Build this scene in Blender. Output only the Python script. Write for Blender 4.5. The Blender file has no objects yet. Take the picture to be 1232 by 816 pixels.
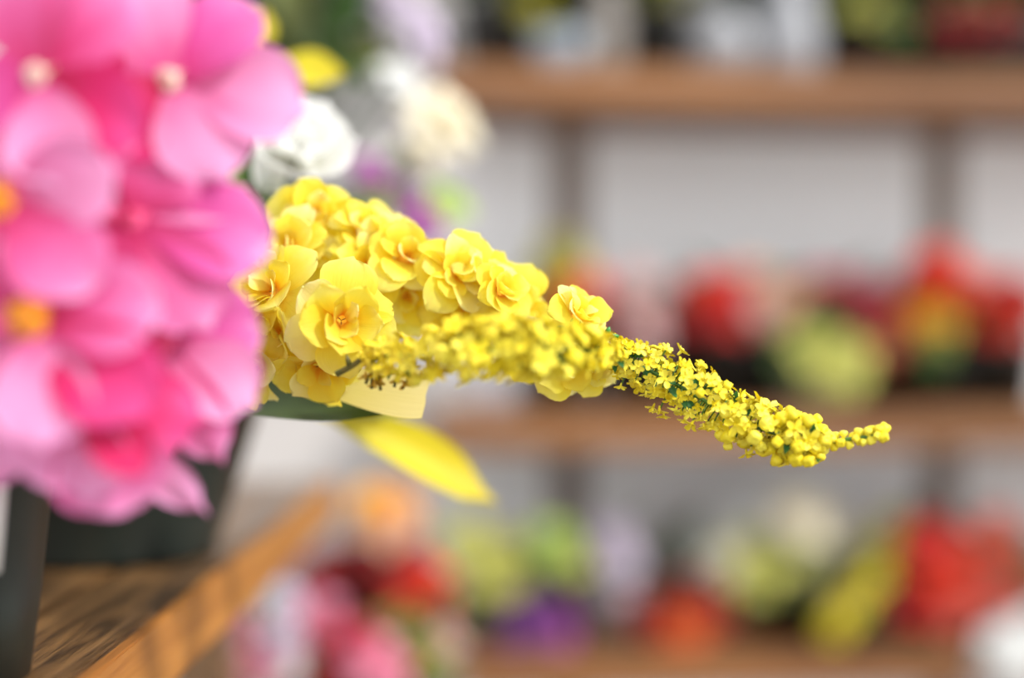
import bpy, bmesh, math, random
from mathutils import Vector, Matrix, Euler
R = math.radians
SC = bpy.context.scene
COL = SC.collection

# ------------------------------------------------------------------ camera
CAM_Z = 0.92
F_LENS, SENSOR = 50.0, 36.0
FP = F_LENS / SENSOR * 1232.0
cd = bpy.data.cameras.new('camera')
cam = bpy.data.objects.new('camera', cd)
COL.objects.link(cam)
cam.location = (0, 0, CAM_Z)
cam.rotation_euler = (R(90), 0, 0)
cd.lens, cd.sensor_width = F_LENS, SENSOR
cd.clip_start = 0.02
cd.dof.use_dof = True
cd.dof.focus_distance = 0.548
cd.dof.aperture_fstop = 1.6
SC.camera = cam

# ------------------------------------------------------------------ light
w = bpy.data.worlds.new('sky')
SC.world = w
w.use_nodes = True
bg = w.node_tree.nodes['Background']
bg.inputs[0].default_value = (0.93, 0.96, 1.0, 1)
bg.inputs[1].default_value = 1.45
sd = bpy.data.lights.new('sun', 'SUN')
sd.energy = 3.3
sd.angle = R(6)
sd.color = (1.0, 0.97, 0.92)
sun = bpy.data.objects.new('sun', sd)
COL.objects.link(sun)
sun.rotation_euler = Vector((-0.70, 0.42, -0.62)).to_track_quat('-Z', 'Y').to_euler()
SC.view_settings.view_transform = 'Standard'
SC.view_settings.look = 'None'
SC.view_settings.gamma = 1
SC.view_settings.exposure = 0.06

# ------------------------------------------------------------------ helpers
def P(px, py, d):
    return Vector(((px - 616) / FP * d, d, CAM_Z - (py - 408) / FP * d))

def lin(c):
    return tuple(((v / 255) / 12.92 if v / 255 <= .04045 else ((v / 255 + .055) / 1.055) ** 2.4) for v in c) + (1,)

def mat(name, rgb, rough=.5, spec=.5, noise=None, nscale=30, bump=0, coat=0):
    m = bpy.data.materials.new(name); m.use_nodes = True
    nt = m.node_tree; N = nt.nodes; L = nt.links
    b = N['Principled BSDF']
    b.inputs['Base Color'].default_value = lin(rgb)
    b.inputs['Roughness'].default_value = rough
    b.inputs['Specular IOR Level'].default_value = spec
    b.inputs['Coat Weight'].default_value = coat
    if noise or bump:
        tc = N.new('ShaderNodeTexCoord'); n = N.new('ShaderNodeTexNoise')
        n.inputs['Scale'].default_value = nscale; n.inputs['Detail'].default_value = 5
        L.new(tc.outputs['Object'], n.inputs['Vector'])
        if noise:
            r = N.new('ShaderNodeValToRGB')
            r.color_ramp.elements[0].position = .35; r.color_ramp.elements[1].position = .68
            r.color_ramp.elements[0].color = lin(rgb); r.color_ramp.elements[1].color = lin(noise)
            L.new(n.outputs['Fac'], r.inputs[0]); L.new(r.outputs[0], b.inputs['Base Color'])
        if bump:
            bp = N.new('ShaderNodeBump'); bp.inputs['Strength'].default_value = bump
            bp.inputs['Distance'].default_value = .002
            L.new(n.outputs['Fac'], bp.inputs['Height']); L.new(bp.outputs[0], b.inputs['Normal'])
    return m

def wood(name, dark, light, axis=1, rough=.45, coat=.0, scale=1.0, bump=.5):
    m = bpy.data.materials.new(name); m.use_nodes = True
    nt = m.node_tree; N = nt.nodes; L = nt.links
    b = N['Principled BSDF']
    tc = N.new('ShaderNodeTexCoord'); mp = N.new('ShaderNodeMapping')
    s = [38 * scale] * 3; s[axis] = 2.2 * scale
    mp.inputs['Scale'].default_value = s
    L.new(tc.outputs['Object'], mp.inputs['Vector'])
    n = N.new('ShaderNodeTexNoise'); n.inputs['Scale'].default_value = 1.0
    n.inputs['Detail'].default_value = 9; n.inputs['Roughness'].default_value = .62
    n.inputs['Distortion'].default_value = .6
    L.new(mp.outputs[0], n.inputs['Vector'])
    mp2 = N.new('ShaderNodeMapping'); s2 = [190 * scale] * 3; s2[axis] = 9 * scale
    mp2.inputs['Scale'].default_value = s2
    L.new(tc.outputs['Object'], mp2.inputs['Vector'])
    n2 = N.new('ShaderNodeTexNoise'); n2.inputs['Scale'].default_value = 1.0; n2.inputs['Detail'].default_value = 4
    L.new(mp2.outputs[0], n2.inputs['Vector'])
    mx = N.new('ShaderNodeMath'); mx.operation = 'MULTIPLY_ADD'; mx.inputs[1].default_value = .35
    L.new(n2.outputs['Fac'], mx.inputs[0]); L.new(n.outputs['Fac'], mx.inputs[2])
    r = N.new('ShaderNodeValToRGB')
    r.color_ramp.elements[0].position = .5; r.color_ramp.elements[1].position = .85
    r.color_ramp.elements[0].color = lin(dark); r.color_ramp.elements[1].color = lin(light)
    L.new(mx.outputs[0], r.inputs[0]); L.new(r.outputs[0], b.inputs['Base Color'])
    bp = N.new('ShaderNodeBump'); bp.inputs['Strength'].default_value = bump; bp.inputs['Distance'].default_value = .003
    L.new(mx.outputs[0], bp.inputs['Height']); L.new(bp.outputs[0], b.inputs['Normal'])
    b.inputs['Roughness'].default_value = rough
    b.inputs['Coat Weight'].default_value = coat; b.inputs['Coat Roughness'].default_value = .3
    return m

def petal_mat(name, stops, trans=.35, rough=.55, vein=.25, weave=.12):
    """colour runs base -> tip along the petal's own UV; cloth with light coming through"""
    m = bpy.data.materials.new(name); m.use_nodes = True
    nt = m.node_tree; N = nt.nodes; L = nt.links
    b = N['Principled BSDF']; out = N['Material Output']
    uv = N.new('ShaderNodeUVMap'); sp = N.new('ShaderNodeSeparateXYZ'); L.new(uv.outputs[0], sp.inputs[0])
    # a little irregularity of the dye
    nz = N.new('ShaderNodeTexNoise'); nz.inputs['Scale'].default_value = 3.0; nz.inputs['Detail'].default_value = 3
    oi = N.new('ShaderNodeObjectInfo'); ad = N.new('ShaderNodeVectorMath'); ad.operation = 'ADD'
    L.new(uv.outputs[0], ad.inputs[0]); L.new(oi.outputs['Random'], ad.inputs[1]); L.new(ad.outputs[0], nz.inputs['Vector'])
    ma = N.new('ShaderNodeMath'); ma.operation = 'MULTIPLY_ADD'; ma.inputs[1].default_value = .5
    ma2 = N.new('ShaderNodeMath'); ma2.operation = 'SUBTRACT'; ma2.inputs[1].default_value = .25
    L.new(nz.outputs['Fac'], ma.inputs[0]); L.new(sp.outputs[1], ma.inputs[2]); L.new(ma.outputs[0], ma2.inputs[0])
    r = N.new('ShaderNodeValToRGB'); e = r.color_ramp.elements
    e[0].position, e[0].color = stops[0][0], lin(stops[0][1]); e[1].position, e[1].color = stops[-1][0], lin(stops[-1][1])
    for p_, c_ in stops[1:-1]:
        k = e.new(p_); k.color = lin(c_)
    L.new(ma2.outputs[0], r.inputs[0])
    L.new(r.outputs[0], b.inputs['Base Color'])
    b.inputs['Roughness'].default_value = rough
    b.inputs['Specular IOR Level'].default_value = .35
    b.inputs['Sheen Weight'].default_value = .15
    # veins
    mp = N.new('ShaderNodeMapping'); mp.inputs['Scale'].default_value = (16, 1.2, 1)
    L.new(uv.outputs[0], mp.inputs[0]); vn = N.new('ShaderNodeTexNoise'); vn.inputs['Scale'].default_value = 1.4
    L.new(mp.outputs[0], vn.inputs['Vector'])
    bp = N.new('ShaderNodeBump'); bp.inputs['Strength'].default_value = vein; bp.inputs['Distance'].default_value = .001
    L.new(vn.outputs['Fac'], bp.inputs['Height']); L.new(bp.outputs[0], b.inputs['Normal'])
    t = N.new('ShaderNodeBsdfTranslucent'); L.new(r.outputs[0], t.inputs[0])
    ms = N.new('ShaderNodeMixShader'); ms.inputs[0].default_value = trans
    L.new(b.outputs[0], ms.inputs[1]); L.new(t.outputs[0], ms.inputs[2]); L.new(ms.outputs[0], out.inputs[0])
    return m

W = {}
def link(o, parent=None, world=None):
    world = world if world is not None else Matrix.Identity(4)
    COL.objects.link(o)
    W[o] = world
    if parent is not None:
        o.parent = parent
        o.matrix_basis = W[parent].inverted() @ world
    else:
        o.matrix_basis = world
    return o

def meshobj(name, me, m=None, parent=None, world=None):
    o = bpy.data.objects.new(name, me)
    if m is not None:
        if not me.materials:
            me.materials.append(m)
        elif me.materials[0] != m:
            o.material_slots[0].link = 'OBJECT'
            o.material_slots[0].material = m
    return link(o, parent, world)

def thing(name, label, cat, loc, group=None, rz=0):
    o = bpy.data.objects.new(name, None)
    o.empty_display_size = .02
    link(o, None, Matrix.Translation(loc) @ Matrix.Rotation(rz, 4, 'Z'))
    o['label'] = label; o['category'] = cat
    if group: o['group'] = group
    return o

def T(*a):
    return Matrix.Translation(a if len(a) == 3 else a[0])

def frompy(name, v, f, uv=None, smooth=True):
    me = bpy.data.meshes.new(name)
    me.from_pydata([tuple(p) for p in v], [], f)
    if uv:
        l = me.uv_layers.new(name='UVMap')
        for lp in me.loops:
            l.data[lp.index].uv = uv[lp.vertex_index]
    if smooth:
        me.polygons.foreach_set('use_smooth', [True] * len(me.polygons))
    me.update()
    return me

def box_mesh(name, sx, sy, sz, bev=.002, seg=2, jit=0, seed=0):
    bm = bmesh.new()
    bmesh.ops.create_cube(bm, size=1)
    rr = random.Random(seed)
    for v in bm.verts:
        v.co = Vector((v.co.x * sx, v.co.y * sy, v.co.z * sz))
        v.co += Vector((rr.uniform(-jit, jit), 0, rr.uniform(-jit, jit)))
    if bev:
        bmesh.ops.bevel(bm, geom=bm.edges[:], offset=bev, segments=seg, affect='EDGES')
    me = bpy.data.meshes.new(name); bm.to_mesh(me); bm.free()
    return me

def petal_mesh(name, n=9, m=6, base=.16, peak=.62, tip=.55, arc=.3, notch=.0, rise=.0, recurve=.25, cup=.25,
               ruffle=.04, rfreq=5, seed=0, edge_curl=0):
    """unit petal: base at origin, length 1 along +Y, width 1 along X, face +Z"""
    rr = random.Random(seed); ph = rr.uniform(0, 6); ph2 = rr.uniform(0, 6); sk = rr.uniform(-.08, .08)
    V, F_, UV = [], [], []
    for i in range(n + 1):
        u = math.sin(math.pi / 2 * i / n)
        if u < peak:
            s = u / peak; w_ = base + (1 - base) * (math.sin(s * math.pi / 2) ** 1.15)
        else:
            s = (u - peak) / (1 - peak)
            w_ = max(.05, (1 - s ** 2.3) ** .55) if .4 < tip < .8 else 1 - (1 - tip) * s ** 2.4
        for j in range(m + 1):
            v = -1 + 2 * j / m
            x = v * w_ * .5 + sk * u * u
            a = abs(v)
            y = u - arc * (a ** 2.3) * u ** 3 * (.25 if .4 < tip < .8 else .9)
            y -= notch * math.exp(-((x - sk) / .13) ** 2) * u ** 8
            y += ruffle * .5 * math.sin(v * 5 + ph) * u ** 3
            z = rise * u - recurve * u ** 2.4 + cup * (v * w_) ** 2 * .5
            z += ruffle * math.sin(rfreq * v + ph) * u ** 2 * (.4 + a) + ruffle * .6 * math.sin(4 * u + ph2) * v
            z += edge_curl * (a ** 4) * u
            V.append((x, y, z)); UV.append(((v + 1) / 2, u))
    for i in range(n):
        for j in range(m):
            a = i * (m + 1) + j
            F_.append((a, a + 1, a + m + 2, a + m + 1))
    return frompy(name, V, F_, UV)

def tube_mesh(name, pts, rad, sides=7, bump=None):
    V, F_ = [], []
    pts = [Vector(p) for p in pts]
    n = len(pts)
    if not hasattr(rad, '__len__'): rad = [rad] * n
    up = Vector((0, 0, 1))
    for i, p in enumerate(pts):
        t = (pts[min(i + 1, n - 1)] - pts[max(i - 1, 0)]).normalized()
        a = t.cross(up)
        if a.length < .05: a = t.cross(Vector((1, 0, 0)))
        a.normalize(); b = t.cross(a)
        for k in range(sides):
            th = 2 * math.pi * k / sides
            V.append(p + (a * math.cos(th) + b * math.sin(th)) * rad[i])
    for i in range(n - 1):
        for k in range(sides):
            k2 = (k + 1) % sides
            F_.append((i * sides + k, i * sides + k2, (i + 1) * sides + k2, (i + 1) * sides + k))
    F_.append(tuple(range(sides))[::-1]); F_.append(tuple((n - 1) * sides + k for k in range(sides)))
    return frompy(name, V, F_)

def lathe_mesh(name, prof, seg=40, ribs=0):
    V, F_ = [], []
    n = len(prof)
    for i, (r, z) in enumerate(prof):
        for k in range(seg):
            th = 2 * math.pi * k / seg
            V.append((r * math.cos(th), r * math.sin(th), z))
    for i in range(n - 1):
        for k in range(seg):
            k2 = (k + 1) % seg
            F_.append((i * seg + k, i * seg + k2, (i + 1) * seg + k2, (i + 1) * seg + k))
    F_.append(tuple(range(seg))[::-1]); F_.append(tuple((n - 1) * seg + k for k in range(seg)))
    return frompy(name, V, F_)

def frame_mat(o, y, face, sx, sy, sz=None):
    """matrix with local +Y along y, +Z as near face as possible, origin o"""
    y = y.normalized(); x = y.cross(face)
    if x.length < 1e-4: x = y.cross(Vector((.3, .9, .1)))
    x.normalize(); z = x.cross(y)
    sz = sy if sz is None else sz
    M = Matrix.Identity(4)
    for i in range(3):
        M[i][0], M[i][1], M[i][2], M[i][3] = x[i] * sx, y[i] * sy, z[i] * sz, o[i]
    return M

def smooth_path(pts, k=6):
    pts = [Vector(p) for p in pts]; out = []
    for i in range(len(pts) - 1):
        p0, p1, p2, p3 = pts[max(i - 1, 0)], pts[i], pts[i + 1], pts[min(i + 2, len(pts) - 1)]
        for j in range(k):
            t = j / k
            out.append(.5 * ((2 * p1) + (p2 - p0) * t + (2 * p0 - 5 * p1 + 4 * p2 - p3) * t * t + (3 * p1 - p0 - 3 * p2 + p3) * t ** 3))
    out.append(pts[-1])
    return out

rnd = random.Random(11)

# ------------------------------------------------------------------ materials
M_WALL = mat('whitewashed_wall', (196, 190, 186), .8, .3, (206, 201, 197), 6, .3)
M_FLOOR = mat('concrete', (120, 114, 108), .8, .3, (146, 138, 130), 8, .5)
M_CEIL = mat('canopy_boards', (186, 176, 166), .8, .3, (200, 190, 180), 5, .2)
M_TABLE = wood('weathered_table_wood', (56, 36, 18), (156, 114, 68), 1, .30, .5, 3.0, 1.0)
M_EDGE = wood('orange_edge_wood', (140, 84, 28), (194, 132, 60), 1, .45, .1, .8, .5)
M_SHELF = wood('brown_shelf_wood', (100, 62, 31), (160, 108, 62), 0, .55, 0, .6, .4)
M_POST = mat('taupe_post', (128, 112, 100), .8, .3, (144, 126, 112), 10, .3)
M_POTDG = mat('dark_green_plastic', (30, 37, 33), .42, .4, (37, 45, 40), 14, .2)
M_POTBK = mat('black_plastic', (26, 28, 26), .45, .5)
M_SOIL = mat('floral_foam_moss', (52, 54, 30), .95, .2, (76, 72, 40), 90, 1)
M_LABEL = mat('white_paper', (226, 226, 224), .6, .3)
M_CERAM = mat('white_ceramic', (158, 158, 161), .25, .5, coat=.4)
M_STEM = mat('plastic_green_stem', (62, 104, 32), .45, .5, (88, 130, 44), 200, .2)
M_STEMD = mat('dark_green_stem', (34, 62, 28), .45, .5, (54, 84, 34), 200, .2)
M_LEAFD = petal_mat('dark_leaf', [(0, (44, 62, 16)), (1, (66, 88, 22))], .18, .45)
M_LEAF = petal_mat('green_leaf', [(0, (50, 84, 30)), (1, (88, 124, 50))], .2, .45)
M_LEAFO = petal_mat('olive_leaf', [(0, (58, 66, 28)), (1, (110, 116, 50))], .2, .5)
M_LEAFY = petal_mat('yellow_leaf', [(0, (176, 168, 30)), (.5, (232, 214, 40)), (1, (214, 194, 30))], .3, .5)
M_LEAFC = petal_mat('cream_leaf', [(0, (226, 212, 120)), (1, (240, 226, 150))], .35, .5)
M_DOT = mat('dark_stamen', (60, 34, 10), .6)
M_YTHROAT = mat('orange_throat', (244, 168, 20), .55, .3, (250, 190, 40), 300, .2)
M_PTHROAT = mat('orange_column', (240, 140, 24), .5, .3, (250, 176, 60), 80, .3)
M_CTHROAT = mat('cream_column', (236, 196, 190), .5, .3, (240, 206, 180), 80, .3)
M_KTHROAT = mat('pink_column', (226, 60, 120), .5, .3, (240, 110, 150), 80, .3)
YEL = [petal_mat('yellow_petal_a', [(0, (246, 184, 24)), (.22, (248, 224, 54)), (.6, (250, 238, 80)), (1, (252, 244, 128))], .46),
       petal_mat('yellow_petal_b', [(0, (246, 178, 20)), (.3, (248, 224, 48)), (1, (250, 238, 88))], .46),
       petal_mat('yellow_petal_c', [(0, (246, 208, 44)), (.4, (250, 240, 108)), (1, (253, 249, 176))], .46)]
PINK = {'deep': petal_mat('deep_pink_petal', [(0, (170, 10, 60)), (1, (224, 40, 110))], .3), 'hot': petal_mat('hot_pink_petal', [(0, (180, 8, 66)), (.5, (222, 36, 112)), (1, (230, 80, 154))], .35),
        'mid': petal_mat('pink_petal', [(0, (204, 40, 104)), (.45, (222, 88, 152)), (.85, (232, 128, 186)), (1, (242, 166, 212))], .35),
        'pale': petal_mat('pale_pink_petal', [(0, (222, 80, 146)), (.35, (230, 136, 186)), (1, (242, 172, 218))], .35),
        'mauve': petal_mat('mauve_petal', [(0, (206, 50, 124)), (.5, (216, 84, 162)), (.9, (228, 118, 188)), (1, (242, 176, 220))], .35)}
FLOR = [mat('floret_yellow_a', (240, 222, 40), .5, .4, (228, 204, 26), 160), mat('floret_yellow_b', (248, 236, 84), .5, .4, (240, 222, 44), 160),
        mat('floret_yellow_c', (222, 198, 30), .5, .4, (234, 216, 50), 160)]

def solid_petal(name, a, b, tr=.25):
    return petal_mat(name, [(0, a), (1, b)], tr)
BGC = {
    'red': solid_petal('red_bloom', (150, 8, 6), (212, 26, 16)), 'darkred': solid_petal('dark_red_bloom', (96, 6, 8), (160, 14, 14)),
    'scarlet': solid_petal('scarlet_bloom', (196, 30, 10), (244, 66, 30)), 'orange': solid_petal('orange_bloom', (214, 70, 14), (246, 120, 50)),
    'coral': solid_petal('coral_bloom', (214, 70, 52), (240, 124, 104)), 'peach': solid_petal('peach_bloom', (222, 150, 110), (240, 200, 168)),
    'apricot': solid_petal('apricot_bloom', (222, 130, 50), (244, 184, 110)),
    'palepink': solid_petal('pale_pink_bloom', (226, 170, 168), (240, 210, 206)), 'pink': solid_petal('pink_bloom', (216, 80, 120), (244, 160, 186)),
    'crimson': solid_petal('crimson_bloom', (160, 20, 50), (214, 60, 90)), 'yellow': solid_petal('yellow_bloom', (200, 176, 20), (240, 222, 60)),
    'gold': solid_petal('gold_bloom', (226, 140, 10), (248, 190, 40)), 'yellowgreen': solid_petal('yellow_green_bloom', (170, 176, 60), (222, 218, 120)),
    'lime': solid_petal('lime_bloom', (140, 176, 60), (200, 222, 120)),
    'cream': solid_petal('cream_bloom', (232, 214, 160), (246, 240, 222)), 'white': solid_petal('white_bloom', (226, 226, 220), (248, 248, 246)),
    'purple': solid_petal('purple_bloom', (84, 30, 96), (146, 80, 160)), 'violet': solid_petal('violet_bloom', (130, 40, 120), (190, 90, 180)),
    'lilac': solid_petal('lilac_bloom', (196, 176, 200), (226, 214, 230)),
    'olive': solid_petal('olive_bloom', (120, 110, 20), (180, 170, 40)), 'green': M_LEAF}

# ------------------------------------------------------------------ the setting
ROT = math.atan(.09)                       # the shelf wall recedes to the right
SH = Matrix.Translation((0, 1.80, 0)) @ Matrix.Rotation(ROT, 4, 'Z')   # shelf frame: x along the shelf, y into it
def structure(name, me, m, world):
    o = meshobj(name, me, m, None, world); o['kind'] = 'structure'; return o
structure('floor', box_mesh('floor', 7, 6.4, .1, 0), M_FLOOR, T(0, .6, -.05))
structure('wall_back', box_mesh('wall_back', 6.6, .10, 2.7, 0), M_WALL, SH @ T(0, .32, 1.35))
#structure('ceiling', box_mesh('ceiling', 6.2, 1.75, .06, 0), M_CEIL, T(0, 1.28, 2.42))

Z_TOP, Z_MID, Z_LOW = CAM_Z + .348, CAM_Z - .094, CAM_Z - .408      # top faces of the shelves
TH = .048
shelf = thing('shelving_unit', 'long brown wooden shelving unit against the pale back wall', 'shelves', SH @ Vector((.9, .15, 0)), rz=ROT)
SX0, SX1 = -.10, 2.2
for k, z in enumerate((Z_TOP, Z_MID, Z_LOW)):
    meshobj('shelf_board', box_mesh('shelf_board', SX1 - SX0, .245, TH, .004), M_SHELF, shelf, SH @ T((SX0 + SX1) / 2, .1225, z - TH / 2))
for x in (.105, .66, 1.25, 1.85):
    meshobj('post', box_mesh('post', .055, .022, 1.70, .002), M_POST, shelf, SH @ T(x, .2585, .85))

M_PANEL = mat('white_painted_board', (240, 237, 235), .8, .3, (246, 244, 242), 5, .2)
xs = [SX0, .105, .66, 1.25, 1.85, SX1]
for a, b in zip(xs, xs[1:]):
    wdt = b - a - .056 if a != SX0 and b != SX1 else b - a - .028
    cx = (a + b) / 2 + (-.014 if a == SX0 else (.014 if b == SX1 else 0))
    meshobj('back_panel', box_mesh('back_panel', wdt, .008, Z_TOP - TH, .001), M_PANEL, shelf, SH @ T(cx, .252, (Z_TOP - TH) / 2))
# table (plank by plank)
TZ = CAM_Z - .12
TX1, TY0, TY1 = -.149, .18, 1.22
table = thing('display_table', 'weathered brown wooden display table with orange edge, lower left under the flower pots', 'table', (-.55, .7, 0))
px_ = TX1 - .004
tb = .030
ws = [.052, .094, .088, .097, .09, .092, .098, .09]
meshobj('edge_strip', box_mesh('edge_strip', .006, TY1 - TY0, tb + .002, .0009, 2), M_EDGE, table, T(TX1 - .003, (TY0 + TY1) / 2, TZ - tb / 2 - .001))
px_ = TX1 - .0052
for k, wd in enumerate(ws):
    bm = bmesh.new(); me = box_mesh('plank', wd - .0025, TY1 - TY0, .024, .0022, 2)
    bm.from_mesh(me)
    meshobj('plank', me, M_TABLE, table, T(px_ - wd / 2, (TY0 + TY1) / 2, TZ - .012 - (k % 3) * .0006))
    bm.free(); px_ -= wd
for y in (TY0 + .06, TY1 - .06):
    meshobj('rail', box_mesh('rail', .68, .03, .06, .002), M_TABLE, table, T(-.545, y, TZ - .056))
for x in (-.25, -.82):
    for y in (TY0 + .06, TY1 - .06):
        meshobj('leg', box_mesh('leg', .05, .05, TZ - .086, .003), M_TABLE, table, T(x, y + (.0), (TZ - .086) / 2))

# low bench behind the table
bench = thing('low_bench', 'low brown wooden bench behind the table, below the red flowers', 'bench', (-.05, 1.4, 0))
BZ = .50
for k in range(4):
    meshobj('plank', box_mesh('plank', 1.10, .075, .022, .002), M_SHELF, bench, T(-.20, 1.30 + k * .08, BZ - .011))
for x in (-.70, .30):
    for y in (1.29, 1.55):
        meshobj('leg', box_mesh('leg', .045, .045, BZ - .022, .002), M_SHELF, bench, T(x, y, (BZ - .022) / 2))

# ------------------------------------------------------------------ pots
def pot_prof(rt, rb, h):
    return [(rb, 0), (rb + (rt - rb) * .9 * .86, h * .86), (rt * .965, h * .86 + .001), (rt * 1.03, h * .865), (rt * 1.04, h * .87 + .002), (rt * 1.05, h - .002), (rt * 1.04, h), (rt * .97, h), (rt * .95, h * .9), (rt * .93, h * .9)]

POTM = {}
def pot_mesh(rt, rb, h):
    k = (round(rt, 4), round(rb, 4), round(h, 4))
    if k not in POTM: POTM[k] = lathe_mesh('pot', pot_prof(rt, rb, h), 36)
    return POTM[k]
SOILM = {}
def soil_mesh(r):
    k = round(r, 4)
    if k not in SOILM:
        V = [(0, 0, .25 * r)]; F_ = []
        rr = random.Random(3); S = 20
        for ring, (q, z) in enumerate(((.5, .2), (.85, .08), (1, -.06))):
            for i in range(S):
                a = 2 * math.pi * i / S; V.append((r * q * math.cos(a), r * q * math.sin(a), r * (z + rr.uniform(-.03, .03))))
        for i in range(S): F_.append((0, 1 + i, 1 + (i + 1) % S))
        for g in range(2):
            for i in range(S):
                a, b = 1 + g * S + i, 1 + g * S + (i + 1) % S; F_.append((a, a + S, b + S, b))
        SOILM[k] = frompy('soil', V, F_)
    return SOILM[k]

# dark green tapered container behind the pink flowers (wider at the top)
D = .70
bpz = TZ
big = thing('dark_planter', 'dark green tapered planter on the table behind the pink flowers', 'planter', (-.228, .80, bpz))
bx, by = -.228, .80
def square_pot(name, parent, m, cx, cy, z0, wt, wb, h, rz=0, rim=.012, wall=.004):
    """square tapered pot with a rim, hollow"""
    V, F_ = [], []
    def ring(hw, z, r=.18):
        S = 6; i0 = len(V); rad = hw * r
        for c in range(4):
            ca = math.pi / 4 + c * math.pi / 2
            ox, oy = (hw - rad) * (1 if math.cos(ca) > 0 else -1), (hw - rad) * (1 if math.sin(ca) > 0 else -1)
            for s in range(S):
                a = c * math.pi / 2 + s / (S - 1) * math.pi / 2
                V.append((ox + rad * math.cos(a), oy + rad * math.sin(a), z))
        return i0, 4 * S
    rs = []
    a, b = wb / 2, wt / 2
    at = lambda t: a + (b - a) * t
    for hw, z in ((a, 0), (at(.8), h * .8), (at(.8) + .003, h * .8 + .002), (at(.97) + .004, h * .97), (b + rim, h * .975), (b + rim, h), (b - wall, h), (at(.9) - wall, h * .9)):
        rs.append(ring(hw, z))
    for (i0, n), (i1, _) in zip(rs, rs[1:]):
        for k in range(n):
            F_.append((i0 + k, i0 + (k + 1) % n, i1 + (k + 1) % n, i1 + k))
    F_.append(tuple(range(rs[0][0], rs[0][0] + rs[0][1]))[::-1]); F_.append(tuple(range(rs[-1][0], rs[-1][0] + rs[-1][1])))
    me = frompy(name, V, F_, smooth=False)
    return meshobj(name, me, m, parent, T(cx, cy, z0) @ Matrix.Rotation(rz, 4, 'Z'))
meshobj('pot_body', lathe_mesh('pot_body', [(.060, 0), (.061, .004), (.088, .088), (.094, .090), (.106, .118), (.111, .120), (.116, .140), (.112, .141), (.104, .132), (.088, .125)], 64), M_POTDG, big, T(bx, by, bpz))
meshobj('soil', soil_mesh(.085), M_SOIL, big, T(bx, by, bpz + .126))

# near pot, mostly out of the frame, with a white card stuck on it
nx, ny = -.224, .50
near = thing('dark_pot', 'dark green pot with a white label, cut by the left edge of the photo', 'pot', (nx, ny, TZ))
NH = .112
meshobj('pot_body', lathe_mesh('pot_body', [(.052, 0), (.0558, .03), (.0600, .072), (.0615, .0725), (.0650, .098), (.0670, .0985), (.0680, NH), (.0640, NH), (.062, .103), (.060, .103)], 56), M_POTDG, near, T(nx, ny, TZ))
meshobj('soil', soil_mesh(.061), M_SOIL, near, T(nx, ny, TZ + .100))
V, F_ = [], []      # label wraps the flank
for i in range(9):
    a = R(-75 + 50 * i / 8)
    for j, (z, tw) in enumerate(((.042, 0), (.0715, 0))):
        r_ = .0560 + (z - .03) / (.0725 - .03) * .0045 + .0010 if z < .0725 else .0652 + .0010
        V.append((r_ * math.cos(a), r_ * math.sin(a), z))
for i in range(8):
    F_.append((2 * i, 2 * i + 2, 2 * i + 3, 2 * i + 1))
lab = meshobj('label', frompy('label', V, F_), M_LABEL, near, T(nx, ny, TZ)); lab['label'] = 'blank white paper label'
sm = lab.modifiers.new('thick', 'SOLIDIFY'); sm.thickness = .0006; sm.offset = 1

# ------------------------------------------------------------------ pink silk flowers
PM = [petal_mesh('petal', 12, 9, .22, .62, .62, .34, .05, .05, .20, .34, .05, 5, s) for s in range(3)] + \
     [petal_mesh('petal', 12, 9, .22, .58, .50, .30, .0, .12, .34, .20, .07, 4, 7 + s) for s in range(3)]
def throat_mesh():
    V, F_ = [], []; S = 12
    prof = [(.10, -.9), (.16, -.35), (.30, -.02), (.40, .06), (.24, .05), (.12, .10), (.15, .30), (.09, .46), (.02, .5)]
    for r, z in prof:
        for k in range(S):
            a = 2 * math.pi * k / S; q = r * (1 + .12 * math.sin(3 * a)); V.append((q * math.cos(a), q * math.sin(a), z))
    for i in range(len(prof) - 1):
        for k in range(S):
            F_.append((i * S + k, i * S + (k + 1) % S, (i + 1) * S + (k + 1) % S, (i + 1) * S + k))
    F_.append(tuple(range((len(prof) - 1) * S, len(prof) * S)))
    return frompy('blossom', V, F_)
TM = throat_mesh()
pink = thing('pink_silk_flowers', 'large bunch of hot pink and pale pink silk orchids filling the left side', 'flowers', (nx, ny, TZ + .115))
def pblossom(cx, cy, d, tm, petals, face=(0.15, -1, .25), r=.011, par=pink, stem=True):
    c = P(cx, cy, d); f = Vector(face).normalized()
    M = f.to_track_quat('Z', 'Y').to_matrix().to_4x4()
    b = meshobj('blossom', TM, tm, par, T(c) @ M @ Matrix.Scale(r, 4))
    for i, p in enumerate(petals):
        tx, ty, wpx, colr = p[:4]; dd = p[4] if len(p) > 4 else rnd.uniform(-.008, .014)
        tp = P(tx, ty, d + dd); y = tp - c
        fd = (f * 1.0 + Vector((rnd.uniform(-.35, .35), 0, rnd.uniform(-.25, .35)))).normalized()
        me = PM[p[5] if len(p) > 5 else rnd.randrange(6)]
        wd = wpx / FP * d
        meshobj('petal', me, PINK[colr], b, frame_mat(c + y.normalized() * .002, y, fd, wd, y.length * 1.04, max(wd, y.length) * .55))
    return b
pblossom(88, 230, .470, M_CTHROAT, [(250, 60, 170, 'mid'), (262, 210, 190, 'mid'), (235, 370, 180, 'mid'), (90, 420, 190, 'pale'), (-80, 330, 190, 'mid'), (-90, 120, 190, 'hot'), (60, 30, 190, 'hot'), (160, -20, 150, 'mid')])
pblossom(120, 430, .468, M_CTHROAT, [(250, 330, 150, 'mid'), (262, 440, 160, 'hot'), (190, 560, 150, 'hot'), (60, 570, 160, 'pale'), (-60, 480, 170, 'mid'), (-40, 330, 150, 'hot')])
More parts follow.
